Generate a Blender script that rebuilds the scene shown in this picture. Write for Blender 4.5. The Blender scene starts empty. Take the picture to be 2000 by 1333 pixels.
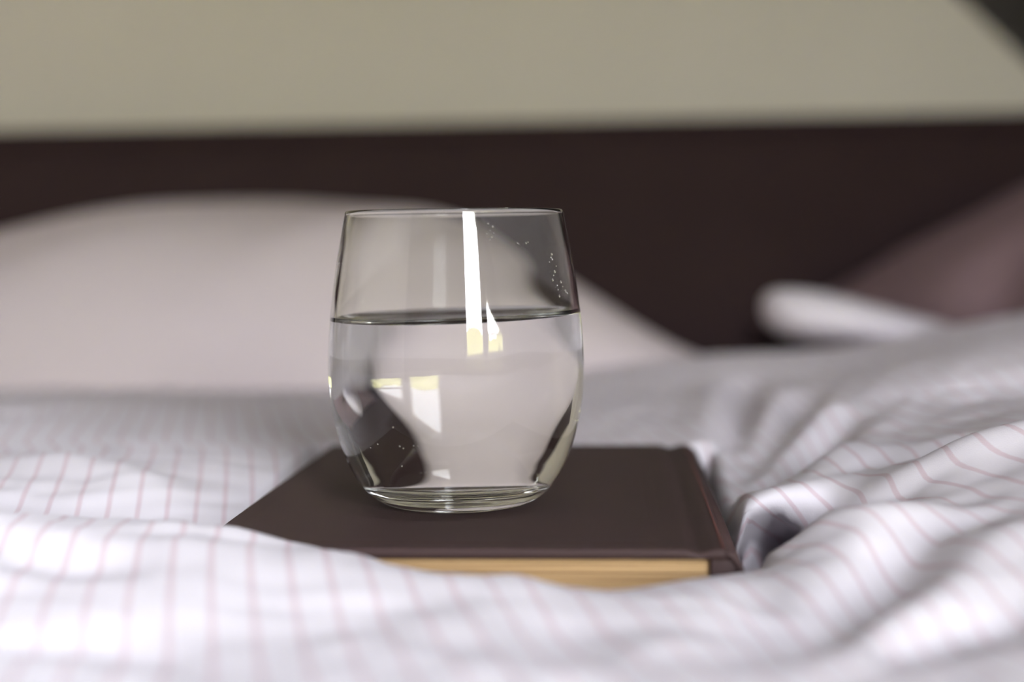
import bpy, bmesh, math, random
import numpy as np
from mathutils import Matrix, Vector

# ------------------------------------------------------------------ camera
F = 2778.0                      # focal length in pixels of the 2000x1333 frame (50 mm on 36 mm)
CXP, CYP = 1000.0, 666.5
PITCH = math.atan(195.5 / F)    # camera looks down a little
ROLL = math.radians(2.1)        # camera held slightly tilted
YAW = math.radians(-12.0)       # camera turned to the right of the bed's axis
CAM = Vector((0, 0, 0.70))
RW = Matrix.Rotation(YAW, 3, 'Z') @ Matrix.Rotation(ROLL, 3, 'Y')   # level frame "L" at the camera -> room
SKY = 39.0
EXPOSURE = 0.0

sc = bpy.context.scene
col = sc.collection
cd = bpy.data.cameras.new('camera')
cam = bpy.data.objects.new('camera', cd)
col.objects.link(cam)
cd.sensor_width = 36.0
cd.lens = 50.0
cd.clip_start = 0.01
cd.dof.use_dof = True
cd.dof.focus_distance = 0.432
cd.dof.aperture_fstop = 4.0
cam.matrix_world = Matrix.Translation(CAM) @ (RW @ Matrix.Rotation(math.pi / 2 - PITCH, 3, 'X')).to_4x4()
sc.camera = cam
sc.cycles.max_bounces = 24
sc.cycles.transmission_bounces = 24
sc.cycles.glossy_bounces = 12

# ------------------------------------------------------------------ sky + exposure
w = bpy.data.worlds.new('sky')
sc.world = w
w.use_nodes = True
nt = w.node_tree
bg = nt.nodes['Background']
tc = nt.nodes.new('ShaderNodeTexCoord')
sx = nt.nodes.new('ShaderNodeSeparateXYZ')
rp = nt.nodes.new('ShaderNodeValToRGB')
nt.links.new(tc.outputs['Generated'], sx.inputs[0])
nt.links.new(sx.outputs['Z'], rp.inputs[0])
rp.color_ramp.elements[0].position = 0.0
rp.color_ramp.elements[0].color = (0.95, 0.945, 1.0, 1)
rp.color_ramp.elements[1].position = 0.6
rp.color_ramp.elements[1].color = (0.89, 0.915, 1.0, 1)
nt.links.new(rp.outputs[0], bg.inputs['Color'])
bg.inputs['Strength'].default_value = SKY
vs = sc.view_settings
vs.view_transform = 'Standard'
vs.look = 'None'
vs.exposure = EXPOSURE
vs.gamma = 1.0
vs.use_curve_mapping = False

def portal(name, loc, rot, sx_, sy_):
    ld = bpy.data.lights.new(name, 'AREA')
    ld.shape = 'RECTANGLE'
    ld.size, ld.size_y = sx_, sy_
    ld.cycles.is_portal = True
    o = bpy.data.objects.new(name, ld)
    o.location = loc
    o.rotation_euler = rot
    col.objects.link(o)

# ------------------------------------------------------------------ helpers
def ray(px, py):
    d = Vector(((px - CXP) / F, 1.0, -(py - CYP) / F))
    return (Matrix.Rotation(-PITCH, 3, 'X') @ d)

def atd(px, py, d):
    """level-frame point on the pixel's ray at forward distance d"""
    r = ray(px, py)
    return r * (d / r.y)

def L2W(p):
    return RW @ Vector(p) + CAM

def new_obj(name, verts, faces, mats=None, parent=None, smooth=True, mat_idx=None, uvs=None):
    me = bpy.data.meshes.new(name)
    me.from_pydata([tuple(v) for v in verts], [], [tuple(f) for f in faces])
    if not isinstance(mats, (list, tuple)):
        mats = [mats]
    for m in mats:
        if m:
            me.materials.append(m)
    if mat_idx is not None:
        me.polygons.foreach_set('material_index', mat_idx)
    if smooth:
        me.polygons.foreach_set('use_smooth', [True] * len(me.polygons))
    if uvs is not None:
        ul = me.uv_layers.new(name='UVMap')
        li = np.zeros(len(me.loops), dtype=np.int32)
        me.loops.foreach_get('vertex_index', li)
        ul.data.foreach_set('uv', np.asarray(uvs)[li].astype(np.float32).ravel())
    me.update()
    o = bpy.data.objects.new(name, me)
    col.objects.link(o)
    if parent:
        o.parent = parent
    return o

def empty(name, M=None):
    o = bpy.data.objects.new(name, None)
    o.empty_display_size = 0.05
    col.objects.link(o)
    if M is not None:
        o.matrix_world = M
    return o

def tag(o, label=None, cat=None, group=None, kind=None):
    if label: o['label'] = label
    if cat: o['category'] = cat
    if group: o['group'] = group
    if kind: o['kind'] = kind
    return o

def box_bm(bm, x0, x1, y0, y1, z0, z1):
    v = [bm.verts.new(p) for p in ((x0,y0,z0),(x1,y0,z0),(x1,y1,z0),(x0,y1,z0),(x0,y0,z1),(x1,y0,z1),(x1,y1,z1),(x0,y1,z1))]
    for f in ((3,2,1,0),(4,5,6,7),(0,1,5,4),(1,2,6,5),(2,3,7,6),(3,0,4,7)):
        bm.faces.new([v[i] for i in f])

def prism_bm(bm, poly, y0, y1):
    """polygon in x,z (counter-clockwise seen from -y) extruded along y"""
    a = [bm.verts.new((x, y0, z)) for x, z in poly]
    b = [bm.verts.new((x, y1, z)) for x, z in poly]
    n = len(poly)
    bm.faces.new(a)
    bm.faces.new(b[::-1])
    for i in range(n):
        bm.faces.new([a[i], b[i], b[(i+1) % n], a[(i+1) % n]])

def bm_obj(name, bm, mat, parent=None, smooth=False, bevel=0, seg=2):
    if bevel:
        bmesh.ops.bevel(bm, geom=bm.edges[:], offset=bevel, segments=seg, affect='EDGES', profile=0.6)
    bmesh.ops.recalc_face_normals(bm, faces=bm.faces[:])
    me = bpy.data.meshes.new(name)
    bm.to_mesh(me)
    bm.free()
    me.materials.append(mat)
    if smooth:
        me.polygons.foreach_set('use_smooth', [True] * len(me.polygons))
    o = bpy.data.objects.new(name, me)
    col.objects.link(o)
    if parent:
        o.parent = parent
    return o

def box_obj(name, b, mat, parent=None, bevel=0.0, seg=2):
    bm = bmesh.new()
    box_bm(bm, *b)
    return bm_obj(name, bm, mat, parent, bevel > 0, bevel, seg)

# ------------------------------------------------------------------ materials
def mat_new(name):
    m = bpy.data.materials.new(name)
    m.use_nodes = True
    n = m.node_tree
    return m, n, n.nodes['Principled BSDF']

def simple(name, c, rough=0.6, noise=0.0, scale=20.0, spec=0.5, bump=0.0, bscale=200.0):
    m, n, p = mat_new(name)
    p.inputs['Base Color'].default_value = (*c, 1)
    p.inputs['Roughness'].default_value = rough
    p.inputs['Specular IOR Level'].default_value = spec
    tcn = n.nodes.new('ShaderNodeTexCoord')
    if noise:
        nz = n.nodes.new('ShaderNodeTexNoise')
        nz.inputs['Scale'].default_value = scale
        nz.inputs['Detail'].default_value = 5
        n.links.new(tcn.outputs['Object'], nz.inputs['Vector'])
        mx = n.nodes.new('ShaderNodeMix')
        mx.data_type = 'RGBA'
        mx.inputs[6].default_value = (*[max(0, v * (1 - noise)) for v in c], 1)
        mx.inputs[7].default_value = (*[min(1, v * (1 + noise)) for v in c], 1)
        n.links.new(nz.outputs['Fac'], mx.inputs[0])
        n.links.new(mx.outputs[2], p.inputs['Base Color'])
    if bump:
        nb = n.nodes.new('ShaderNodeTexNoise')
        nb.inputs['Scale'].default_value = bscale
        nb.inputs['Detail'].default_value = 4
        n.links.new(tcn.outputs['Object'], nb.inputs['Vector'])
        bp = n.nodes.new('ShaderNodeBump')
        bp.inputs['Strength'].default_value = bump
        bp.inputs['Distance'].default_value = 0.001
        n.links.new(nb.outputs['Fac'], bp.inputs['Height'])
        n.links.new(bp.outputs[0], p.inputs['Normal'])
    return m

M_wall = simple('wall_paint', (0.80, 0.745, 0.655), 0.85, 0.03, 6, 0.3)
M_wallf = simple('shade_dark_wall_paint', (0.13, 0.115, 0.10), 0.85, 0.03, 6, 0.2)  # dark tone stands in for the unlit window wall reflected in the glass
M_lining = simple('shade_grey_roof_lining', (0.22, 0.21, 0.20), 0.9, 0.05, 6, 0.2)  # grey put into slope and knee wall to dim their glass reflections
M_ceil = simple('ceiling_paint', (0.80, 0.78, 0.76), 0.9, 0.02, 6, 0.3)
M_slope = simple('dark_grey_rafter', (0.11, 0.105, 0.10), 0.9, 0.05, 6, 0.2)
M_trimw = simple('white_trim_paint', (0.75, 0.74, 0.71), 0.45)
M_head = simple('dark_stained_wood', (0.044, 0.0265, 0.0265), 0.7, 0.12, 8, 0.12)
M_matt = simple('mattress_ticking', (0.72, 0.70, 0.69), 0.9, 0.03, 30)
M_hedge = simple('hedge_leaves', (0.34, 0.33, 0.10), 0.8, 0.4, 9)
M_ground = simple('garden_ground', (0.30, 0.27, 0.16), 0.9, 0.2, 2)

def floor_mat():
    m, n, p = mat_new('floor_wood')
    t = n.nodes.new('ShaderNodeTexCoord')
    mp = n.nodes.new('ShaderNodeMapping')
    mp.inputs['Scale'].default_value = (9, 0.8, 1)
    nz = n.nodes.new('ShaderNodeTexNoise')
    nz.inputs['Scale'].default_value = 3
    nz.inputs['Detail'].default_value = 6
    cr = n.nodes.new('ShaderNodeValToRGB')
    cr.color_ramp.elements[0].color = (0.16, 0.09, 0.05, 1)
    cr.color_ramp.elements[1].color = (0.32, 0.20, 0.11, 1)
    n.links.new(t.outputs['Object'], mp.inputs[0])
    n.links.new(mp.outputs[0], nz.inputs['Vector'])
    n.links.new(nz.outputs['Fac'], cr.inputs[0])
    n.links.new(cr.outputs[0], p.inputs['Base Color'])
    p.inputs['Roughness'].default_value = 0.5
    return m
M_floor = floor_mat()

def stripe_mat():
    """white cotton with thin woven pink pinstripes running along the bed (u in metres)"""
    m, n, p = mat_new('pinstriped_cotton')
    uv = n.nodes.new('ShaderNodeUVMap')
    s = n.nodes.new('ShaderNodeSeparateXYZ')
    n.links.new(uv.outputs[0], s.inputs[0])
    d = n.nodes.new('ShaderNodeMath'); d.operation = 'DIVIDE'; d.inputs[1].default_value = 0.0092
    n.links.new(s.outputs['X'], d.inputs[0])
    fr = n.nodes.new('ShaderNodeMath'); fr.operation = 'FRACT'
    n.links.new(d.outputs[0], fr.inputs[0])
    cr = n.nodes.new('ShaderNodeValToRGB')
    e = cr.color_ramp.elements
    e[0].position = 0.0;  e[0].color = (0, 0, 0, 1)
    e[1].position = 1.0;  e[1].color = (0, 0, 0, 1)
    for pos, v in ((0.39, 0), (0.44, 1), (0.56, 1), (0.61, 0)):
        q = e.new(pos); q.color = (v, v, v, 1)
    n.links.new(fr.outputs[0], cr.inputs[0])
    mx = n.nodes.new('ShaderNodeMix'); mx.data_type = 'RGBA'
    mx.inputs[6].default_value = (0.80, 0.77, 0.81, 1)
    mx.inputs[7].default_value = (0.70, 0.59, 0.63, 1)
    n.links.new(cr.outputs[0], mx.inputs[0])
    n.links.new(mx.outputs[2], p.inputs['Base Color'])
    p.inputs['Roughness'].default_value = 0.9
    p.inputs['Specular IOR Level'].default_value = 0.2
    # weave
    wv = n.nodes.new('ShaderNodeTexNoise')
    wv.inputs['Scale'].default_value = 2200
    n.links.new(uv.outputs[0], wv.inputs['Vector'])
    bp = n.nodes.new('ShaderNodeBump')
    bp.inputs['Strength'].default_value = 0.25
    bp.inputs['Distance'].default_value = 0.0004
    n.links.new(wv.outputs['Fac'], bp.inputs['Height'])
    n.links.new(bp.outputs[0], p.inputs['Normal'])
    return m
M_duvet = stripe_mat()
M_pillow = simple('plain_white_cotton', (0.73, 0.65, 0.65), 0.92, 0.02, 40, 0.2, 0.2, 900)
M_mauve = simple('shade_dark_mauve_cotton', (0.30, 0.205, 0.22), 0.92, 0.05, 40, 0.2, 0.2, 900)  # shade on the right pillow is put into this darker mauve

def glass_mat(name, ior, c):
    m = bpy.data.materials.new(name)
    m.use_nodes = True
    n = m.node_tree
    n.nodes.remove(n.nodes['Principled BSDF'])
    g = n.nodes.new('ShaderNodeBsdfGlass')
    g.inputs['IOR'].default_value = ior
    g.inputs['Roughness'].default_value = 0.0
    g.inputs['Color'].default_value = (*c, 1)
    n.links.new(g.outputs[0], n.nodes['Material Output'].inputs['Surface'])
    return m
N_GLASS, N_WATER = 1.52, 1.333
M_glass = glass_mat('clear_soda_glass', N_GLASS, (0.99, 0.994, 0.983))
M_water = glass_mat('clear_water', N_WATER, (1, 1, 1))
M_wet = glass_mat('water_against_glass', N_WATER / N_GLASS, (1, 1, 1))

def pane_mat():
    m = bpy.data.materials.new('window_glazing')
    m.use_nodes = True
    n = m.node_tree
    n.nodes.remove(n.nodes['Principled BSDF'])
    fr = n.nodes.new('ShaderNodeFresnel'); fr.inputs[0].default_value = 1.5
    tr = n.nodes.new('ShaderNodeBsdfTransparent')
    gl = n.nodes.new('ShaderNodeBsdfGlossy'); gl.inputs['Roughness'].default_value = 0.02
    mx = n.nodes.new('ShaderNodeMixShader')
    n.links.new(fr.outputs[0], mx.inputs[0])
    n.links.new(tr.outputs[0], mx.inputs[1])
    n.links.new(gl.outputs[0], mx.inputs[2])
    n.links.new(mx.outputs[0], n.nodes['Material Output'].inputs['Surface'])
    return m
M_pane = pane_mat()

def cover_mat():
    m, n, p = mat_new('brown_book_cloth')
    t = n.nodes.new('ShaderNodeTexCoord')
    nz = n.nodes.new('ShaderNodeTexNoise')
    nz.inputs['Scale'].default_value = 35; nz.inputs['Detail'].default_value = 6
    n.links.new(t.outputs['Object'], nz.inputs['Vector'])
    cr = n.nodes.new('ShaderNodeValToRGB')
    cr.color_ramp.elements[0].color = (0.046, 0.028, 0.026, 1)
    cr.color_ramp.elements[1].color = (0.062, 0.036, 0.034, 1)
    n.links.new(nz.outputs['Fac'], cr.inputs[0])
    n.links.new(cr.outputs[0], p.inputs['Base Color'])
    p.inputs['Roughness'].default_value = 0.62
    p.inputs['Specular IOR Level'].default_value = 0.25
    nb = n.nodes.new('ShaderNodeTexNoise')
    nb.inputs['Scale'].default_value = 1600
    n.links.new(t.outputs['Object'], nb.inputs['Vector'])
    bp = n.nodes.new('ShaderNodeBump')
    bp.inputs['Strength'].default_value = 0.3; bp.inputs['Distance'].default_value = 0.0003
    n.links.new(nb.outputs['Fac'], bp.inputs['Height'])
    n.links.new(bp.outputs[0], p.inputs['Normal'])
    return m
M_cover = cover_mat()
M_tool = simple('worn_red_brown_edge', (0.15, 0.058, 0.05), 0.6, 0.3, 90, 0.25)

def page_mat():
    m, n, p = mat_new('yellowed_paper_edges')
    t = n.nodes.new('ShaderNodeTexCoord')
    mp = n.nodes.new('ShaderNodeMapping')
    mp.inputs['Scale'].default_value = (14, 14, 2600)
    nz = n.nodes.new('ShaderNodeTexNoise')
    nz.inputs['Scale'].default_value = 1.0; nz.inputs['Detail'].default_value = 3
    n.links.new(t.outputs['Object'], mp.inputs[0])
    n.links.new(mp.outputs[0], nz.inputs['Vector'])
    cr = n.nodes.new('ShaderNodeValToRGB')
    cr.color_ramp.elements[0].position = 0.25; cr.color_ramp.elements[0].color = (0.33, 0.20, 0.085, 1)
    cr.color_ramp.elements[1].position = 0.65; cr.color_ramp.elements[1].color = (0.60, 0.41, 0.20, 1)
    n.links.new(nz.outputs['Fac'], cr.inputs[0])
    n.links.new(cr.outputs[0], p.inputs['Base Color'])
    p.inputs['Roughness'].default_value = 0.85
    return m
M_page = page_mat()

# ------------------------------------------------------------------ the attic room (room frame; heights relative to the camera + 0.70)
ZC = 0.70
XL, XR = -2.1, 1.36
YF, YB = -1.05, 1.60            # window wall behind the camera, wall behind the headboard
def slope_z(x): return ZC + 0.39 + 0.88 * (0.89 - x)
Z_KNEE = slope_z(XR)
Z_CEIL = 2.35
X_CEIL = 0.89 - (Z_CEIL - ZC - 0.39) / 0.88
T = 0.12
tag(box_obj('floor', (XL - T, XR + T, YF - T, YB + T, -0.1, 0), M_floor), kind='structure')
gable = [(XL, 0), (XR, 0), (XR, Z_KNEE), (X_CEIL, Z_CEIL), (XL, Z_CEIL)]
bm = bmesh.new(); prism_bm(bm, gable, YB, YB + T)
tag(bm_obj('wall_back', bm, M_wall), kind='structure')
tag(box_obj('wall_left', (XL - T, XL, YF - T, YB + T, 0, Z_CEIL), M_wall), kind='structure')
tag(box_obj('wall_right', (XR, XR + T, YF - T, YB + T, 0, Z_KNEE + 0.02), M_lining), kind='structure')
tag(box_obj('ceiling', (XL - T, X_CEIL, YF - T, YB + T, Z_CEIL, Z_CEIL + 0.14), M_ceil), kind='structure')
# sloping roof lining on the right, with an added roof window for fill light
RX0, RX1, RY0, RY1 = -0.36, 0.26, -0.52, 0.20
def slope_prism(bm, x0, x1, y0, y1):
    prism_bm(bm, [(x0, slope_z(x0)), (x1, slope_z(x1)), (x1, slope_z(x1) + 0.15), (x0, slope_z(x0) + 0.15)], y0, y1)
bm = bmesh.new()
slope_prism(bm, X_CEIL, RX0, YF - T, YB + T)
slope_prism(bm, RX1, XR + T, YF - T, YB + T)
slope_prism(bm, RX0, RX1, YF - T, RY0)
slope_prism(bm, RX0, RX1, RY1, YB + T)
tag(bm_obj('ceiling', bm, M_lining), kind='structure')
# dark rafter along the slope where it meets the wall behind the bed
bm = bmesh.new()
prism_bm(bm, [(X_CEIL, Z_CEIL - 0.10), (XR, slope_z(XR) - 0.10), (XR, slope_z(XR)), (X_CEIL, Z_CEIL)], YB - 0.16, YB)
tag(bm_obj('trim_1', bm, M_slope), 'dark grey rafter under the sloping ceiling by the back wall', kind='structure')
# window wall with a two-light gable window: a tall light and a light cut by the roof slope
WS = ZC - 0.04                                   # sill height
A0, A1 = 0.040, 0.480                           # tall light, its head follows the roof
def at_(x): return slope_z(x) - 0.11
B0, B1 = 0.555, 1.06                             # light under the slope
def bt(x): return ZC + 0.375 - 0.52 * (x - 0.545)
bm = bmesh.new()
prism_bm(bm, [(XL, 0), (XR, 0), (XR, WS), (XL, WS)], YF - T, YF)
prism_bm(bm, [(XL, WS), (A0, WS), (A0, slope_z(A0)), (X_CEIL, Z_CEIL), (XL, Z_CEIL)], YF - T, YF)
prism_bm(bm, [(A0, at_(A0)), (A1, at_(A1)), (A1, slope_z(A1)), (A0, slope_z(A0))], YF - T, YF)
prism_bm(bm, [(A1, WS), (B0, WS), (B0, slope_z(B0)), (A1, slope_z(A1))], YF - T, YF)
prism_bm(bm, [(B0, bt(B0)), (B1, bt(B1)), (B1, slope_z(B1)), (B0, slope_z(B0))], YF - T, YF)
prism_bm(bm, [(B1, WS), (XR, WS), (XR, Z_KNEE), (B1, slope_z(B1))], YF - T, YF)
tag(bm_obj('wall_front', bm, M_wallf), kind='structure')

def win(name, poly, bars):
    root = empty(name, Matrix.Translation((0, 0, 0)))
    tag(root, kind='structure')
    cx_ = sum(p[0] for p in poly) / len(poly); cz_ = sum(p[1] for p in poly) / len(poly)
    bm = bmesh.new()
    n = len(poly)
    fw = 0.028
    for i in range(n):
        (xa, za), (xb, zb) = poly[i], poly[(i+1) % n]
        dx, dz = xb - xa, zb - za
        l = math.hypot(dx, dz)
        nx, nz = -dz / l, dx / l
        if nx * (cx_ - xa) + nz * (cz_ - za) < 0: nx, nz = -nx, -nz
        q = [(xa, za), (xb, zb), (xb + nx * fw, zb + nz * fw), (xa + nx * fw, za + nz * fw)]
        prism_bm(bm, q, YF - 0.09, YF - 0.04)
    bm_obj('window_frame', bm, M_trimw, root)
    for (x0, x1, z0, z1) in bars:
        box_obj('glazing_bar', (x0, x1, YF - 0.075, YF - 0.05, z0, z1), M_trimw, root)
    bm = bmesh.new(); prism_bm(bm, poly, YF - 0.064, YF - 0.061)
    bm_obj('pane', bm, M_pane, root)
    x0 = min(p[0] for p in poly); x1 = max(p[0] for p in poly)
    box_obj('window_sill', (x0 - 0.03, x1 + 0.03, YF - 0.04, YF + 0.05, WS - 0.022, WS), M_trimw, root, 0.004)
win('window_1', [(A0, WS), (A1, WS), (A1, at_(A1)), (A0, at_(A0))], [])
win('window_2', [(B0, WS), (B1, WS), (B1, bt(B1)), (B0, bt(B0))], [(B0, B1, ZC + 0.10, ZC + 0.118)])
portal('window_portal', ((A0 + A1) / 2, YF - 0.10, (WS + at_(A0)) / 2), (math.pi / 2, 0, 0), A1 - A0, at_(A0) - WS)
portal('window_portal', ((B0 + B1) / 2, YF - 0.10, (WS + bt(B0)) / 2), (math.pi / 2, 0, 0), B1 - B0, bt(B0) - WS)
# roof window added for soft top light over the bed
root = tag(empty('fill_roof_window', Matrix.Translation((0, 0, 0))), kind='structure')
def slab(name, x0, x1, y0, y1, lo, hi, mat):
    bm = bmesh.new()
    prism_bm(bm, [(x0, slope_z(x0) + lo), (x1, slope_z(x1) + lo), (x1, slope_z(x1) + hi), (x0, slope_z(x0) + hi)], y0, y1)
    bm_obj(name, bm, mat, root)
slab('window_frame', RX0, RX0 + 0.03, RY0, RY1, 0.07, 0.13, M_trimw)
slab('window_frame', RX1 - 0.03, RX1, RY0, RY1, 0.07, 0.13, M_trimw)
slab('window_frame', RX0, RX1, RY0, RY0 + 0.03, 0.07, 0.13, M_trimw)
slab('window_frame', RX0, RX1, RY1 - 0.03, RY1, 0.07, 0.13, M_trimw)
slab('pane', RX0, RX1, RY0, RY1, 0.098, 0.102, M_pane)
xm = (RX0 + RX1) / 2
portal('window_portal', (xm, (RY0 + RY1) / 2, slope_z(xm) + 0.16), (0, math.atan(0.88), 0), (RX1 - RX0) * math.hypot(1, 0.88), RY1 - RY0)
# baseboards
tag(box_obj('baseboard_left', (XL, XL + 0.015, YF, YB, 0, 0.09), M_trimw), kind='structure')
tag(box_obj('baseboard_back', (XL + 0.015, XR, YB - 0.015, YB, 0, 0.09), M_trimw), kind='structure')

# outside the window
tag(box_obj('ground_outside', (-30, 30, -40, YF - 0.4, -2.7, -2.6), M_ground), kind='structure')
rng = np.random.default_rng(3)
def hedge(name, x0, x1, y, h, label):
    nx, nz = 60, 24
    V, Fc = [], []
    for j in range(nz + 1):
        for i in range(nx + 1):
            u, v = i / nx, j / nz
            a = v * math.pi
            x = x0 + (x1 - x0) * u
            zz = -2.6 + h * math.sin(a / 2 + 0.0) if False else -2.6 + h * (1 - abs(2 * v - 1) ** 3)
            yy = y + 0.9 * math.cos(a)
            nzv = rng.normal(0, 0.09, 3)
            V.append((x + nzv[0], yy + nzv[1], zz + nzv[2] * (0 if v in (0, 1) else 1) + 0.35 * math.sin(u * 17) * (1 - abs(2 * v - 1))))
    for j in range(nz):
        for i in range(nx):
            a = j * (nx + 1) + i
            Fc.append((a, a + nx + 1, a + nx + 2, a + 1))
    o = new_obj(name, V, Fc, M_hedge, None, False)
    tag(o, label, 'hedge')
hedge('garden_hedge', -6, 9, -9.0, 4.1, 'yellow-green clipped hedge in the garden outside the gable window')

# ------------------------------------------------------------------ bed
HB_Y = 1.50
HB_Z = ZC + 0.1275
BX0, BX1 = -0.42, 1.24
bed = tag(empty('bed', Matrix.Translation(((BX0 + BX1) / 2, 0.5, 0))), 'dark brown wooden bed with a low headboard against the beige wall', 'bed')
def bp(name, b, mat, bev=0.004, par=None):
    ox, oy = (BX0 + BX1) / 2, 0.5
    return box_obj(name, (b[0] - ox, b[1] - ox, b[2] - oy, b[3] - oy, b[4], b[5]), mat, par or bed, bev)
hb = bp('headboard', (BX0 - 0.10, BX1 + 0.06, HB_Y, HB_Y + 0.035, 0.18, HB_Z - 0.02), M_head)
bp('top_rail', (BX0 - 0.11, BX1 + 0.07, HB_Y - 0.006, HB_Y + 0.041, HB_Z - 0.02, HB_Z), M_head, 0.005, hb)
for x in (BX0 - 0.10, BX1 + 0.0):
    bp('leg', (x, x + 0.06, HB_Y - 0.004, HB_Y + 0.039, 0, 0.18), M_head)
for x in (BX0 - 0.03, BX1):
    bp('side_rail', (x, x + 0.03, -0.53, HB_Y, 0.20, 0.36), M_head)
bp('foot_rail', (BX0 - 0.03, BX1 + 0.03, -0.56, -0.53, 0.20, 0.36), M_head)
for x in (BX0 - 0.03, BX1 - 0.03):
    bp('leg', (x, x + 0.06, -0.56, -0.50, 0, 0.20), M_head)
bp('slat_base', (BX0, BX1, -0.53, HB_Y, 0.28, 0.31), M_head)
MT = ZC - 0.150
o = box_obj('mattress', (BX0 + 0.01, BX1 - 0.01, -0.52, HB_Y - 0.008, 0.31, MT), M_matt, None, 0.02, 3)
tag(o, 'white mattress lying on the dark brown bed under the bedding', 'mattress')

# ------------------------------------------------------------------ book placement (level frame)
BROT = Matrix.Rotation(math.radians(-4.0), 3, 'Z') @ Matrix.Rotation(math.radians(-0.7), 3, 'Y')
BC = Vector((-0.0064, 0.4780, -0.0830))       # centre of the top cover face
BW, BD, BT = 0.150, 0.197, 0.025
MB = Matrix.Translation(CAM) @ (RW @ BROT).to_4x4()
MB.translation = L2W(BC)

# ------------------------------------------------------------------ duvet
def tps_fit(P, lam=1e-6):
    n = len(P)
    X = P[:, :2]; z = P[:, 2]
    d = np.linalg.norm(X[:, None] - X[None], axis=2)
    K = np.where(d > 0, d * d * np.log(d + 1e-12), 0) + lam * np.eye(n)
    Q = np.c_[np.ones(n), X]
    A = np.block([[K, Q], [Q.T, np.zeros((3, 3))]])
    s = np.linalg.solve(A, np.r_[z, 0, 0, 0])
    return X, s
def tps_eval(fit, x, y):
    X, s = fit
    out = s[-3] + s[-2] * x + s[-1] * y
    for i in range(len(X)):
        d2 = (x - X[i, 0]) ** 2 + (y - X[i, 1]) ** 2
        out = out + s[i] * 0.5 * d2 * np.log(d2 + 1e-14)
    return out

CP = [  # pixel x, y and forward distance of points on the bedding's surface
    # crest in front of the book
    (-300,987,.39),(0,1000,.38),(200,1014,.37),(330,1018,.364),(440,1032,.360),(600,1066,.358),(740,1096,.356),(920,1140,.352),(1030,1128,.345),(850,1150,.367),(1050,1168,.366),(1250,1162,.364),
    (1080,1158,.35),(1230,1154,.352),(1400,1120,.352),(1460,1108,.354),(1505,1104,.362),(1562,1064,.373),(1625,1006,.390),
    # foreground
    (-100,1333,.258),(500,1333,.258),(1000,1333,.256),(1500,1333,.258),(2100,1333,.258),(0,1150,.328),(500,1200,.308),(1000,1230,.296),(1400,1230,.298),
    # field to the left of the book
    (200,960,.47),(100,880,.55),(400,880,.56),(560,905,.54),(0,830,.62),(300,805,.70),(560,805,.71),(0,775,.75),(640,835,.66),(-300,900,.55),(-300,800,.70),
    # behind the glass and the book
    (900,830,.67),(1000,800,.73),(1150,760,.80),(1200,800,.70),(1300,858,.60),(1100,860,.60),(800,860,.60),
    # far crest and the swells behind the book
    (1340,698,.88),(1450,690,.86),(1600,688,.85),(1750,662,.84),(2000,614,.82),(2300,580,.82),
    (1420,905,.53),(1500,800,.65),(1600,745,.74),(1740,738,.672),(1850,712,.668),(2000,690,.660),(1760,790,.615),(1900,772,.612),
    # folds to the right
    (1660,800,.60),(1800,784,.585),(2000,770,.575),(2300,750,.57),
    (1850,850,.50),(1700,880,.51),(1950,812,.51),
    (1679,957,.44),(1817,911,.435),(2000,845,.43),(2300,800,.43),
    (1440,1000,.435),(1560,964,.45),(1620,920,.475),(1680,870,.50),
    (1750,1000,.40),(1900,980,.395),(2000,960,.39),(1560,1110,.350),(1750,1120,.340),(1950,1100,.335),
    (2000,1220,.298),(1700,1250,.290),
]
P = np.array([list(atd(*c)) for c in CP])
EX = [(-.15,.43,-.088),(-.11,.45,-.094),(.09,.40,-.094),(0,.16,-.084),(-.3,.16,-.084),(.35,.16,-.080),(0,-.05,-.115),(-.4,-.05,-.115),(.45,-.05,-.115),
      (0,-.4,-.115),(.4,-.4,-.115),(-.4,-.4,-.115),(-.5,.45,-.085),(-.5,.7,-.085),(.45,.45,-.055),(.55,.7,-.05),(.7,.5,-.09),(-.55,.2,-.10),(.6,.2,-.10),
      (-.3,.95,-.10),(0,.98,-.10),(.18,1.02,-.10),(.5,1.02,-.08)]
P = np.vstack([P, np.array(EX)])
FIT = tps_fit(P, 8e-7)

def seg_dist(x, y, a, b):
    ax, ay = a; bx, by = b
    dx, dy = bx - ax, by - ay
    t = np.clip(((x - ax) * dx + (y - ay) * dy) / (dx * dx + dy * dy), 0, 1)
    return np.hypot(x - ax - t * dx, y - ay - t * dy), t

def crease(x, y, pts, wd, amp, taper=True):
    """smooth ridge (amp > 0) or valley (amp < 0) along a chain of level-frame points"""
    pts = [(p[0], p[1]) for p in pts]
    n = len(pts) - 1
    best = np.full(x.shape, 1e9); tt = np.zeros(x.shape)
    for i in range(n):
        d, t = seg_dist(x, y, pts[i], pts[i + 1])
        m = d < best
        best = np.where(m, d, best); tt = np.where(m, (i + t) / n, tt)
    a = amp * (np.sin(np.pi * np.clip(tt * 0.9 + 0.05, 0, 1)) ** 0.6 if taper else 1.0)
    return a * np.exp(-(best / wd) ** 2)

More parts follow.
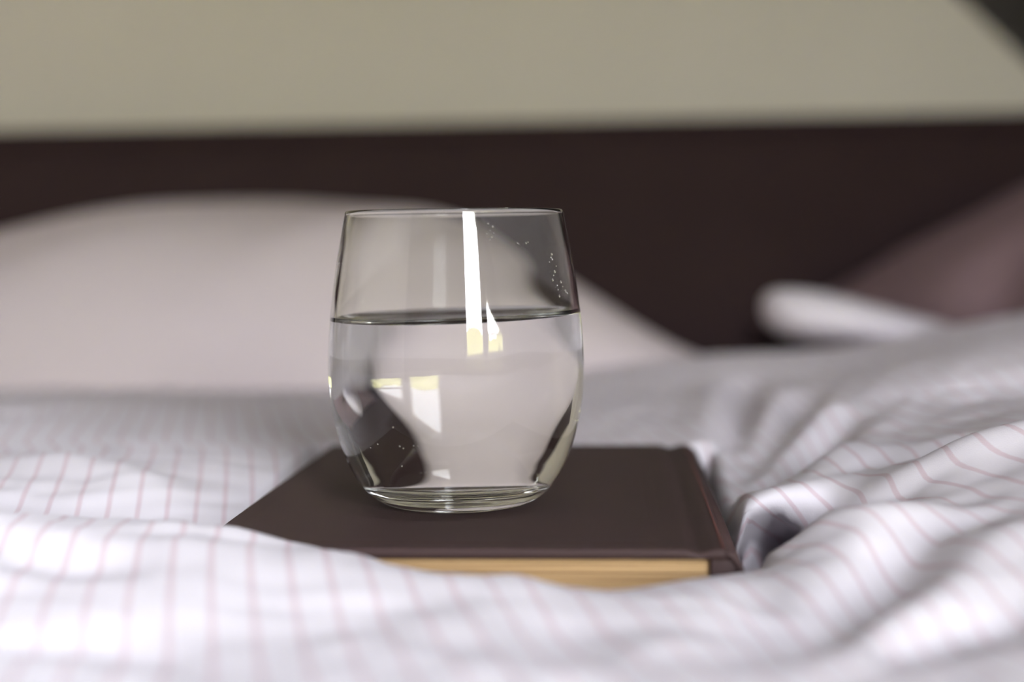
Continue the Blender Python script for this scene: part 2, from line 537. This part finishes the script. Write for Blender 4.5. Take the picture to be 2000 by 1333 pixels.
CREASES = [
    # valleys that run from the book's right edge out into the bedding
    ([(1415,925,.50),(1445,830,.62),(1460,720,.78)], .010, -.010),
    ([(1425,930,.49),(1510,840,.58),(1590,760,.70)], .010, -.009),
    ([(1435,945,.472),(1540,895,.515),(1640,830,.58)], .010, -.015),
    # ridges between them
    ([(1395,880,.55),(1400,800,.66),(1400,720,.78)], .012, .004),
    ([(1440,900,.52),(1490,820,.62),(1530,750,.72)], .010, .005),
    ([(1480,900,.51),(1580,840,.57),(1680,790,.63)], .009, .004),
    # sharp fold crests and the dips behind them
    ([(1640,806,.60),(1800,784,.585),(2000,770,.575),(2250,755,.57)], .009, .003),
    ([(1680,790,.628),(1850,768,.622),(2050,750,.615)], .013, -.010),
    ([(1425,985,.437),(1500,956,.447),(1570,945,.455),(1640,890,.485),(1700,852,.51)], .008, .0025),
    ([(1640,965,.43),(1817,911,.435),(2000,845,.43),(2200,800,.43)], .010, .004),
    ([(1700,935,.468),(1850,880,.468),(2050,815,.468)], .011, -.008),
    # dark hollow next to the spine and the lip in front of it
    ([(1440,1075,.405),(1500,1040,.413),(1565,1000,.425)], .012, -.040),
    ([(1480,1290,.325),(1640,1200,.345),(1800,1110,.365),(2000,1045,.375)], .010, -.007),
    ([(1560,1330,.315),(1750,1200,.335),(2000,1085,.355)], .010, .004),
    ([(1700,1290,.318),(1850,1225,.33),(2050,1190,.33)], .008, -.006),
    # left side
    ([(-150,1060,.36),(40,1110,.352),(180,1120,.348),(330,1135,.345)], .010, -.006),
    ([(150,1050,.37),(300,1085,.362),(450,1090,.36),(600,1085,.362)], .009, -.003),
    ([(-100,1230,.33),(200,1230,.33),(450,1290,.32)], .012, -.005),
    ([(0,905,.52),(200,925,.50),(380,960,.47)], .012, .004),
    ([(-100,800,.66),(100,790,.68),(300,800,.67)], .016, -.003),
    ([(1010,1150,.342),(1090,1200,.335),(1180,1280,.322)], .009, -.004),
    ([(1460,1110,.362),(1500,1180,.35),(1520,1260,.335)], .010, -.005),
    ([(560,1240,.33),(800,1180,.34),(940,1170,.342)], .012, -.003),
]
def duvet_h(x, y):
    z = tps_eval(FIT, x, y)
    for pts, wd, amp in CREASES:
        z = z + crease(x, y, [atd(a, b, d if b < 1120 else 0.0805 * F / (b - 471)) for a, b, d in pts], wd, amp)
    # gentle quilting unevenness
    z = z + 0.0006 * np.sin(x * 61 + 9 * np.sin(y * 23)) * np.sin(y * 47 + 5 * np.sin(x * 31 + 1.3))
    z = z + 0.0005 * np.sin(x * 140 + 6 * np.sin(y * 60)) * np.sin(y * 120 + 3 * np.sin(x * 77))
    return z

def smooth(a, b, t):
    t = np.clip((t - a) / (b - a), 0, 1)
    return t * t * (3 - 2 * t)

def spaced(lo, a, b, hi, fine, coarse):
    return np.r_[np.arange(lo, a, coarse), np.arange(a, b, fine), np.arange(b, hi + 1e-6, coarse)]

def build_duvet():
    # grid laid out in the room frame, parallel to the bed
    gx = spaced(BX0 - 0.10, -0.32, 0.66, BX1 + 0.10, 0.003, 0.02)
    gy = spaced(-0.56, 0.18, 1.02, 1.20, 0.003, 0.02)
    X, Y = np.meshgrid(gx, gy)
    Ri = np.array(RW.inverted())
    # the level-frame x, y of each grid column (the roll's small effect through z is taken at z = -0.09)
    zz = np.full(X.shape, -0.09)
    for _ in range(3):
        lx = Ri[0, 0] * X + Ri[0, 1] * Y + Ri[0, 2] * zz
        ly = Ri[1, 0] * X + Ri[1, 1] * Y + Ri[1, 2] * zz
        lz = duvet_h(lx, ly) if _ == 2 else np.full(X.shape, -0.085)
        Rm = np.array(RW)
        zz = Rm[2, 0] * lx + Rm[2, 1] * ly + Rm[2, 2] * lz
    # room under the book: the cloth is pressed down beneath it
    rel_x, rel_y = lx - BC.x, ly - BC.y
    Bi = np.array(BROT.inverted())
    bx = Bi[0, 0] * rel_x + Bi[0, 1] * rel_y
    by = Bi[1, 0] * rel_x + Bi[1, 1] * rel_y
    out = np.maximum(np.abs(bx) - BW / 2, np.abs(by) - BD / 2)
    pr = np.array(RW @ BROT)
    zbook = L2W(BC).z - ZC - BT + pr[2, 0] * bx + pr[2, 1] * by - 0.0012
    lim = zbook + np.where(out > 0.002, np.maximum(out - 0.0015, 0) / 0.0045 * 0.020, 0)
    lim = np.where(out > 0.03, 9.0, lim)
    k = 0.0025
    zmin = -k * np.logaddexp(-zz / k, -lim / k)
    zz = np.where(lim < 5, np.minimum(zz, zmin), zz)
    # tucked flat under the pillows, hanging at the sides and the foot
    edge = 0.93 + 0.03 * smooth(0.22, 0.42, X)
    f = smooth(0.0, 0.10, Y - edge)
    zz = zz * (1 - f) + f * (-0.142)
    side = np.maximum(np.maximum(BX0 - X, X - BX1), -0.52 - Y)
    zz = zz - 0.30 * smooth(0.0, 0.07, side) - 0.0
    fl = smooth(-0.06, 0.02, side)
    zz = np.minimum(zz, -0.10 * fl + 9 * (1 - fl) if False else zz)
    # the fold beside the spine rolls over towards the foot of the bed and overhangs the hollow
    roll = crease(lx, ly, [atd(*p) for p in ((1418,990,.437),(1470,964,.444),(1530,950,.450),(1600,925,.465))], 0.0095, 0.007)
    uv_ = RW @ Vector((-0.25, -0.97, 0.0))
    ux, uy = uv_.x, uv_.y
    X0, Y0 = X, Y
    hol = crease(lx, ly, [atd(*p) for p in ((1420,1060,.416),(1500,1020,.423),(1575,985,.430))], 0.017, 1.0)
    lip = np.minimum(-0.0850 + (lx - 0.068) * 0.45, -0.0775) - 0.0366 * lx
    roll = roll - hol * np.clip(lip - zz, 0, 0.028) * 3.3
    X, Y = X + roll * ux, Y + roll * uy
    ny, nx = X.shape
    V = np.c_[X.ravel(), Y.ravel(), (zz + ZC).ravel()]
    X, Y = X0, Y0
    idx = np.arange(nx * ny).reshape(ny, nx)
    Fq = np.stack([idx[:-1, :-1], idx[:-1, 1:], idx[1:, 1:], idx[1:, :-1]], -1).reshape(-1, 4)
    # cloth coordinate across the stripes: arc length along x
    dz = np.diff(zz, axis=1); dx = np.diff(X, axis=1)
    arc = np.concatenate([np.zeros((ny, 1)), np.cumsum(np.sqrt(dx * dx + (0.45 * dz) ** 2), axis=1)], 1)
    i0 = int(np.argmin(np.abs(gx - 0.06)))
    arc = arc - arc[:, i0:i0 + 1]
    # the cloth's drift in the folds varies only slowly along a stripe
    dev = arc - (X - gx[i0])
    ker = np.hanning(15); ker /= ker.sum()
    pad = np.pad(dev, ((7, 7), (0, 0)), mode='edge')
    dev = sum(ker[k] * pad[k:k + ny] for k in range(15))
    arc = dev + X - gx[i0]
    U = np.c_[arc.ravel() + 0.06, Y.ravel()]
    o = new_obj('duvet', V, Fq, M_duvet, None, True, None, U)
    tag(o, 'rumpled white duvet with thin pink pinstripes spread over the bed', 'duvet')
    return o
duvet = build_duvet()

# turned-up corner of the duvet lying in front of the mauve pillow
def lump(name, pts, mat, parent=None, seg=24):
    """puffy tapering roll along a chain of (point, half width, half height) in the level frame"""
    V, Fc = [], []
    for k, (p, a, b) in enumerate(pts):
        q = Vector(pts[min(k + 1, len(pts) - 1)][0]) - Vector(pts[max(k - 1, 0)][0])
        q.z = 0; q.normalize()
        side = Vector((q.y, -q.x, 0))
        for s in range(seg):
            t = 2 * math.pi * s / seg
            V.append(L2W(Vector(p) + side * (a * math.cos(t)) + Vector((0, 0, b * math.sin(t)))))
    n = len(pts)
    for k in range(n - 1):
        for s in range(seg):
            a0 = k * seg + s; a1 = k * seg + (s + 1) % seg
            Fc.append((a0, a1, a1 + seg, a0 + seg))
    Fc.append(tuple(range(seg))[::-1]); Fc.append(tuple(range((n - 1) * seg, n * seg)))
    U = np.array([[v.x + v.z, v.y] for v in V])
    o = new_obj(name, V, Fc, mat, parent, True, None, U)
    md = o.modifiers.new('round', 'SUBSURF'); md.levels = 1; md.render_levels = 1
    return o
LP = [((1487,600,.985), .004, .003), ((1500,604,.985), .030, .016), ((1540,612,.985), .040, .0200), ((1600,618,.985), .045, .0205),
      ((1660,626,.985), .045, .018), ((1730,640,.985), .042, .016), ((1830,660,.975), .04, .013), ((1940,675,.965), .03, .006)]
fl = lump('turned_corner', [(atd(*p), a, b * 0.88) for p, a, b in LP], M_duvet, duvet)
fl['label'] = 'turned-up white corner of the duvet'

# ------------------------------------------------------------------ pillows
def pillow(name, c, hx, hy, H, Bt, pr, qr, pl, ql, pv, qv, rz, mat, wrinkle, label, folds=()):
    n = 90
    us = np.sin(np.linspace(-math.pi / 2, math.pi / 2, n + 1))
    U, Vv = np.meshgrid(us, us)
    fu = np.where(U > 0, (1 - np.abs(U) ** pr) ** qr, (1 - np.abs(U) ** pl) ** ql)
    fv = (1 - np.abs(Vv) ** pv) ** qv
    X = hx * U * (1 - 0.05 * (1 - Vv ** 2))
    Y = hy * Vv * (1 - 0.05 * (1 - U ** 2))
    Zt = H * fu * fv
    Zt = Zt + wrinkle * fu * fv * (np.sin(5 * U + 3 * Vv + 1) * np.sin(4 * Vv - 2 * U) + 0.5 * np.sin(11 * U - 6 * Vv))
    for (u0, v0, u1, v1, wd, amp) in folds:
        d, t = seg_dist(U, Vv, (u0, v0), (u1, v1))
        Zt = Zt + amp * np.exp(-(d / wd) ** 2) * np.sin(math.pi * np.clip(t * .9 + .05, 0, 1)) * np.minimum(1, 3 * fu * fv)
    Zb = -Bt * np.sqrt(np.clip((1 - U ** 4) * (1 - Vv ** 4), 0, 1))
    m = (n + 1) ** 2
    V = np.vstack([np.c_[X.ravel(), Y.ravel(), Zt.ravel()], np.c_[X.ravel(), Y.ravel(), Zb.ravel()]])
    idx = np.arange(m).reshape(n + 1, n + 1)
    q = np.stack([idx[:-1, :-1], idx[:-1, 1:], idx[1:, 1:], idx[1:, :-1]], -1).reshape(-1, 4)
    Fc = np.vstack([q, q[:, ::-1] + m])
    o = new_obj(name, V, Fc, mat)
    bm = bmesh.new(); bm.from_mesh(o.data)
    bmesh.ops.remove_doubles(bm, verts=bm.verts[:], dist=1e-5)
    bm.to_mesh(o.data); bm.free()
    o.data.polygons.foreach_set('use_smooth', [True] * len(o.data.polygons))
    o.location = c
    o.rotation_euler = (0, 0, rz)
    tag(o, label, 'pillow')
    return o
pillow('pillow', (-0.032, 1.232, ZC - 0.095), 0.405, 0.258, 0.1375, 0.040, 4.0, 1.2, 1.8, 0.95, 2.6, 0.75, 0.0, M_pillow, 0.003,
       'plump plain white pillow leaning low before the headboard behind the glass',
       [(-0.9, -0.75, 0.1, -0.35, 0.12, -0.006), (0.0, -0.95, 0.7, -0.2, 0.10, 0.006)])
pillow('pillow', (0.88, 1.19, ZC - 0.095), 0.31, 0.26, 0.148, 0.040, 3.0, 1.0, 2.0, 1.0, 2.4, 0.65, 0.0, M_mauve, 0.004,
       'dusky mauve pillow with shade in its colour, beside the white pillow',
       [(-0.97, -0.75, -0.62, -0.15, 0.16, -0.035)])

# ------------------------------------------------------------------ book
book = tag(empty('book', MB), 'old dark brown hardback book with yellowed page edges lying flat on the duvet', 'book')
hw, hd = BW / 2, BD / 2
CT = 0.0028                                     # board thickness
HINGE = hw - 0.0115
def cover(name, ztop, up):
    """board with a pressed hinge groove before the spine and a blind-tooled border line"""
    xs = np.unique(np.r_[np.linspace(-hw, hw - 0.004, 120), np.linspace(HINGE - .006, HINGE + .006, 30), np.linspace(-hw, -hw + 0.002, 6)])
    ys = np.unique(np.r_[np.linspace(-hd, hd, 130), np.linspace(-hd, -hd + 0.002, 6), np.linspace(hd - 0.002, hd, 6), np.linspace(-hd + 0.004, -hd + 0.010, 14)])
    X, Y = np.meshgrid(xs, ys)
    e = np.minimum(X + hw, np.minimum(Y + hd, hd - Y))
    r = 0.0011
    edge = np.where(e < r, r - np.sqrt(np.clip(r * r - (r - e) ** 2, 0, None)), 0)
    z = -edge
    z = z - 0.0011 * np.exp(-((X - HINGE) / 0.0026) ** 2)
    inner = np.minimum(np.minimum(X + hw, HINGE - 0.004 - X), np.minimum(Y + hd, hd - Y))
    z = z - 0.00025 * np.exp(-((inner - 0.0068) / 0.0006) ** 2)
    # the spine side rolls down
    z = z - np.where(X > hw - 0.008, ((X - hw + 0.008) / 0.008) ** 2 * 0.0012, 0)
    ny, nx = X.shape
    T_ = np.c_[X.ravel(), Y.ravel(), (ztop + up * z).ravel()]
    zb = ztop - up * CT
    B_ = np.c_[X.ravel(), Y.ravel(), np.full(X.size, zb)]
    idx = np.arange(nx * ny).reshape(ny, nx)
    q = np.stack([idx[:-1, :-1], idx[:-1, 1:], idx[1:, 1:], idx[1:, :-1]], -1).reshape(-1, 4)
    bd = list(idx[0, :]) + list(idx[1:, -1]) + list(idx[-1, -2::-1]) + list(idx[-2:0, 0])
    m = nx * ny
    bot = [tuple(b + m for b in bd[::-1])]
    side = [(bd[i], bd[i] + m, bd[(i + 1) % len(bd)] + m, bd[(i + 1) % len(bd)])[::1] for i in range(len(bd))]
    Fc = [tuple(f) for f in q] + bot + side
    o = new_obj(name, np.vstack([T_, B_]), Fc, M_cover, book)
    bm = bmesh.new(); bm.from_mesh(o.data)
    bmesh.ops.delete(bm, geom=[v for v in bm.verts if not v.link_faces], context='VERTS')
    bmesh.ops.recalc_face_normals(bm, faces=bm.faces[:])
    bm.to_mesh(o.data); bm.free()
    o.data.polygons.foreach_set('use_smooth', [len(p.vertices) == 4 for p in o.data.polygons])
    return o
cover('front_cover', 0.0, 1)
cover('back_cover', -BT, -1)
# page block: gathered sections, each a thin slab set slightly in or out
bm = bmesh.new()
zt_, zb_ = -CT, -BT + CT
nl = 44
r2 = random.Random(5)
zs = np.linspace(zt_, zb_, nl + 1)
for i in range(nl):
    o1 = r2.uniform(0, 0.00045); o2 = r2.uniform(0, 0.0004)
    gap = 0.00012 if i % 7 == 3 else 0.00003
    box_bm(bm, -hw + 0.0035 + o1, hw - 0.006, -hd + 0.0028 + o2, hd - 0.0035, zs[i + 1], zs[i] - gap)
bm_obj('page_block', bm, M_page, book)
# rounded spine
V, Fc = [], []
ns, ny_ = 20, 2
prof = []
for i in range(ns + 1):
    a = -math.pi / 2 + math.pi * i / ns
    prof.append((hw - 0.0045 + 0.0060 * math.cos(a), -BT / 2 + (BT / 2 - 0.0006) * math.sin(a)))
for i in range(ns + 1):
    a = math.pi / 2 - math.pi * i / ns
    prof.append((hw - 0.0045 + 0.0042 * math.cos(a), -BT / 2 + (BT / 2 - 0.0022) * math.sin(a)))
npf = len(prof)
for y in (-hd, hd):
    V += [(x, y, z) for x, z in prof]
for i in range(npf):
    j = (i + 1) % npf
    Fc.append((i, j, j + npf, i + npf))
for b in (0, npf):
    for i in range(ns):
        f = (b + i, b + i + 1, b + npf - 2 - i, b + npf - 1 - i)
        Fc.append(f if b else f[::-1])
o = new_obj('spine', V, Fc, M_cover, book)
bm = bmesh.new(); bm.from_mesh(o.data); bmesh.ops.recalc_face_normals(bm, faces=bm.faces[:]); bm.to_mesh(o.data); bm.free()
# worn reddish line along the joint of cover and spine
V, Fc = [], []
nn = 60
for i in range(nn + 1):
    y = -hd + 0.001 + (BD - 0.002) * i / nn
    for a in range(6):
        t = 2 * math.pi * a / 6
        V.append((hw - 0.0050 + 0.0005 * math.cos(t), y, -0.0003 + 0.00045 * math.sin(t)))
for i in range(nn):
    for a in range(6):
        Fc.append((i * 6 + a, i * 6 + (a + 1) % 6, (i + 1) * 6 + (a + 1) % 6, (i + 1) * 6 + a))
o = new_obj('joint_edge', V, Fc, M_tool, book)
o['label'] = 'worn reddish edge along the spine joint'
# headband tucked behind the spine end
box_obj('headband', (hw - 0.0085, hw - 0.0005, -hd + 0.0008, -hd + 0.0026, -BT + 0.003, -0.003), M_cover, book, 0.0006)

# ------------------------------------------------------------------ glass and water
GROT = Matrix.Rotation(math.radians(-0.6), 3, 'Y')
gx_, gy_ = -0.0172, 0.4499
# height of the cover under the glass
Bn = BROT @ Vector((0, 0, 1))
gz_ = BC.z - (Bn.x * (gx_ - BC.x) + Bn.y * (gy_ - BC.y)) / Bn.z + 0.0004
MG = (RW @ GROT).to_4x4()
MG.translation = L2W((gx_, gy_, gz_))

OUT = [(0.0222, 0.0), (0.0238, 0.0003), (0.0256, 0.0011), (0.0275, 0.0024), (0.0296, 0.0042), (0.0317, 0.0067), (0.0333, 0.0094), (0.0348, 0.0122),
       (0.0360, 0.0150), (0.0380, 0.0207), (0.0397, 0.0282), (0.0403, 0.0320), (0.0407, 0.0370), (0.04085, 0.0425), (0.0408, 0.0470), (0.0405, 0.0533), (0.0400, 0.0590),
       (0.0394, 0.0640), (0.0384, 0.0713), (0.0374, 0.0778), (0.0364, 0.0836), (0.0353, 0.0890), (0.0346, 0.0925)]
INN = [(0.0, 0.0064), (0.010, 0.0065), (0.016, 0.0066), (0.021, 0.0067), (0.0257, 0.0071), (0.0286, 0.0080), (0.0308, 0.0097), (0.0326, 0.0117), (0.0341, 0.0139), (0.0353, 0.0165), (0.0369, 0.0212),
       (0.0383, 0.0282), (0.0390, 0.0345), (0.0393, 0.0425), (0.0390, 0.0480), (0.0387, 0.0540), (0.0382, 0.0600), (0.0376, 0.0650), (0.0366, 0.0715),
       (0.0357, 0.0778), (0.03475, 0.0836), (0.0337, 0.0890), (0.0331, 0.0920)]
def catmull(pts, n):
    p = np.array(pts, float)
    p = np.vstack([2 * p[0] - p[1], p, 2 * p[-1] - p[-2]])
    out = []
    for i in range(1, len(p) - 2):
        p0, p1, p2, p3 = p[i - 1:i + 3]
        for k in range(n):
            t = k / n
            out.append(0.5 * ((2 * p1) + (-p0 + p2) * t + (2 * p0 - 5 * p1 + 4 * p2 - p3) * t * t + (-p0 + 3 * p1 - 3 * p2 + p3) * t ** 3))
    out.append(p[-2])
    return np.array(out)
def relax(c, it=30):
    c = c.copy()
    for _ in range(it):
        c[1:-1] = 0.5 * c[1:-1] + 0.25 * (c[:-2] + c[2:])
    return c
SC = 0.991
OUT = [(a * SC, b * SC) for a, b in OUT]
INN = [(a * SC, b * SC) for a, b in INN]
outc = relax(catmull(OUT, 6), 40)
innc = relax(catmull(INN, 6), 14)
innc[:, 0] = np.maximum(innc[:, 0], 0)
punt = relax(catmull([(0.0, 0.0013), (0.008, 0.0012), (0.015, 0.0008), (0.0190, 0.0002), (0.0207, 0.00002), (0.0220, 0.0)], 4), 6)
rim = []
ra = SC * (0.0346 + 0.0331) / 2; rh = SC * (0.0346 - 0.0331) / 2
for i in range(1, 12):
    a = math.pi * i / 12
    rim.append((ra + rh * math.cos(a), 0.0923 * SC + 0.0009 * math.sin(a)))
solid = np.vstack([punt, outc[1:], np.array(rim)])
NS = 160
TILT = math.tan(ROLL - math.radians(0.6))
Z0 = 0.0580
iz, ir = innc[:, 1], innc[:, 0]
def rin(z): return float(np.interp(z, iz, ir))
MEN, MLAM = 0.0022, 0.0018
def lath(prof_fn, rows, flip=False):
    V, Fc = [], []
    for k in range(rows):
        for s in range(NS):
            V.append(prof_fn(k, 2 * math.pi * s / NS))
    for k in range(rows - 1):
        for s in range(NS):
            a, b = k * NS + s, k * NS + (s + 1) % NS
            f = (a, b, b + NS, a + NS)
            Fc.append(f[::-1] if flip else f)
    return V, Fc
# contact line of the water on the inner wall at each angle
def zc(th):
    z = Z0
    for _ in range(4):
        z = Z0 + TILT * rin(z) * math.cos(th) + MEN
    return z
ZCON = [zc(2 * math.pi * s / NS) for s in range(NS)]
NI = 60
ztop_in = innc[-1, 1]
def gp(k, th):
    if k < len(solid):
        r, z = solid[k]
    else:
        s = int(round(th / (2 * math.pi) * NS)) % NS
        t = (k - len(solid)) / NI
        z = ztop_in + (ZCON[s] - ztop_in) * t
        r = rin(z)
    return (r * math.cos(th), r * math.sin(th), z)
V, Fc = lath(gp, len(solid) + NI + 1)
glass = new_obj('drinking_glass', V, Fc, M_glass)
bm = bmesh.new(); bm.from_mesh(glass.data)
bmesh.ops.remove_doubles(bm, verts=bm.verts[:], dist=1e-7)
bm.to_mesh(glass.data); bm.free()
glass.data.polygons.foreach_set('use_smooth', [True] * len(glass.data.polygons))
glass.matrix_world = MG
tag(glass, 'clear rounded stemless drinking glass standing on the brown book', 'glass')

# water: wet wall against the glass (relative index) and the free surface with its meniscus
iarc = np.r_[0, np.cumsum(np.hypot(np.diff(ir), np.diff(iz)))]
NWL, NSF = 90, 70
def arc_of_z(z): return float(np.interp(z, iz[12:], iarc[12:]))
ACON = [arc_of_z(z) for z in ZCON]
def wp(k, th):
    s = int(round(th / (2 * math.pi) * NS)) % NS
    if k <= NWL:
        a = ACON[s] * k / NWL
        r, z = float(np.interp(a, iarc, ir)), float(np.interp(a, iarc, iz))
        if k == NWL:
            z = ZCON[s]; r = rin(z)
    else:
        t = (k - NWL) / NSF
        R = rin(ZCON[s])
        r = R * (1 - t ** 1.8) if t < 1 else 0.0
        z = Z0 + TILT * r * math.cos(th) + MEN * math.exp(-(R - r) / MLAM)
        if t >= 1: z = Z0
    return (r * math.cos(th), r * math.sin(th), z)
V, Fc = lath(wp, NWL + NSF + 1)
mi = [0 if i < NWL * NS else 1 for i in range(len(Fc))]
# rings with radius zero collapse to their centre
water = new_obj('water', V, Fc, [M_wet, M_water], None, True, mi)
bm = bmesh.new(); bm.from_mesh(water.data)
bmesh.ops.remove_doubles(bm, verts=bm.verts[:], dist=1e-7)
for e in bm.edges:
    if len(e.link_faces) == 2 and e.link_faces[0].material_index != e.link_faces[1].material_index:
        e.smooth = False
bm.to_mesh(water.data); bm.free()
water.data.polygons.foreach_set('use_smooth', [True] * len(water.data.polygons))
water.matrix_world = MG
tag(water, 'still clear water filling about two thirds of the drinking glass', 'water')

# tiny droplets clinging to the outside of the glass
MGi = MG.inverted()
oz, orr = outc[:, 1], outc[:, 0]
def on_glass(px, py):
    o_ = MGi @ CAM
    d_ = (MGi.to_3x3() @ (RW @ ray(px, py))).normalized()
    t = 0.34
    while t < 0.5:
        p = o_ + d_ * t
        if 0 < p.z < 0.0925 and math.hypot(p.x, p.y) < float(np.interp(p.z, oz, orr)):
            return p
        t += 0.00004
    return None
DR = [(1077,497,1.6),(1076,503,1.2),(1078,507,1.5),(1083,531,1.7),(1081,538,1.0),(1079,547,1.5),(1095,551,1.6),(1088,558,1.0),(1104,569,2.0),(1108,573,1.2),
      (1092,579,1.6),(1090,566,1.0),(1073,512,.9),(1086,520,.9),(1099,560,.8),(953,437,1.2),(962,443,1.5),(957,451,1.0),(960,463,1.6),(951,456,1.0),(964,456,.9),(956,468,1.3),
      (1010,475,1.3),(1013,477,.9),(1027,475,1.5),(1031,473,.9),(663,515,1.2),(738,868,1.2),(768,835,1.2),(781,872,1.3),(788,876,1.1),(808,871,1.1),(816,872,.9),(785,911,1.0),(724,875,1.2)]
V, Fc = [], []
ico = bmesh.new(); bmesh.ops.create_icosphere(ico, subdivisions=2, radius=1.0)
iv = [v.co.copy() for v in ico.verts]; ico.verts.index_update(); ifc = [tuple(v.index for v in f.verts) for f in ico.faces]; ico.free()
for px, py, s in DR:
    p = on_glass(px, py)
    if p is None: continue
    nrm = Vector((p.x, p.y, 0)).normalized()
    b0 = len(V)
    r = s * 0.00024
    for v in iv:
        V.append(p + nrm * (-r * 0.0) + Vector((v.x * r, v.y * r, v.z * r * 1.25)))
    Fc += [tuple(i + b0 for i in f) for f in ifc]
dr = new_obj('water_specks', V, Fc, M_water, glass)
dr['kind'] = 'stuff'
dr['label'] = 'tiny dried specks and droplets on the glass'
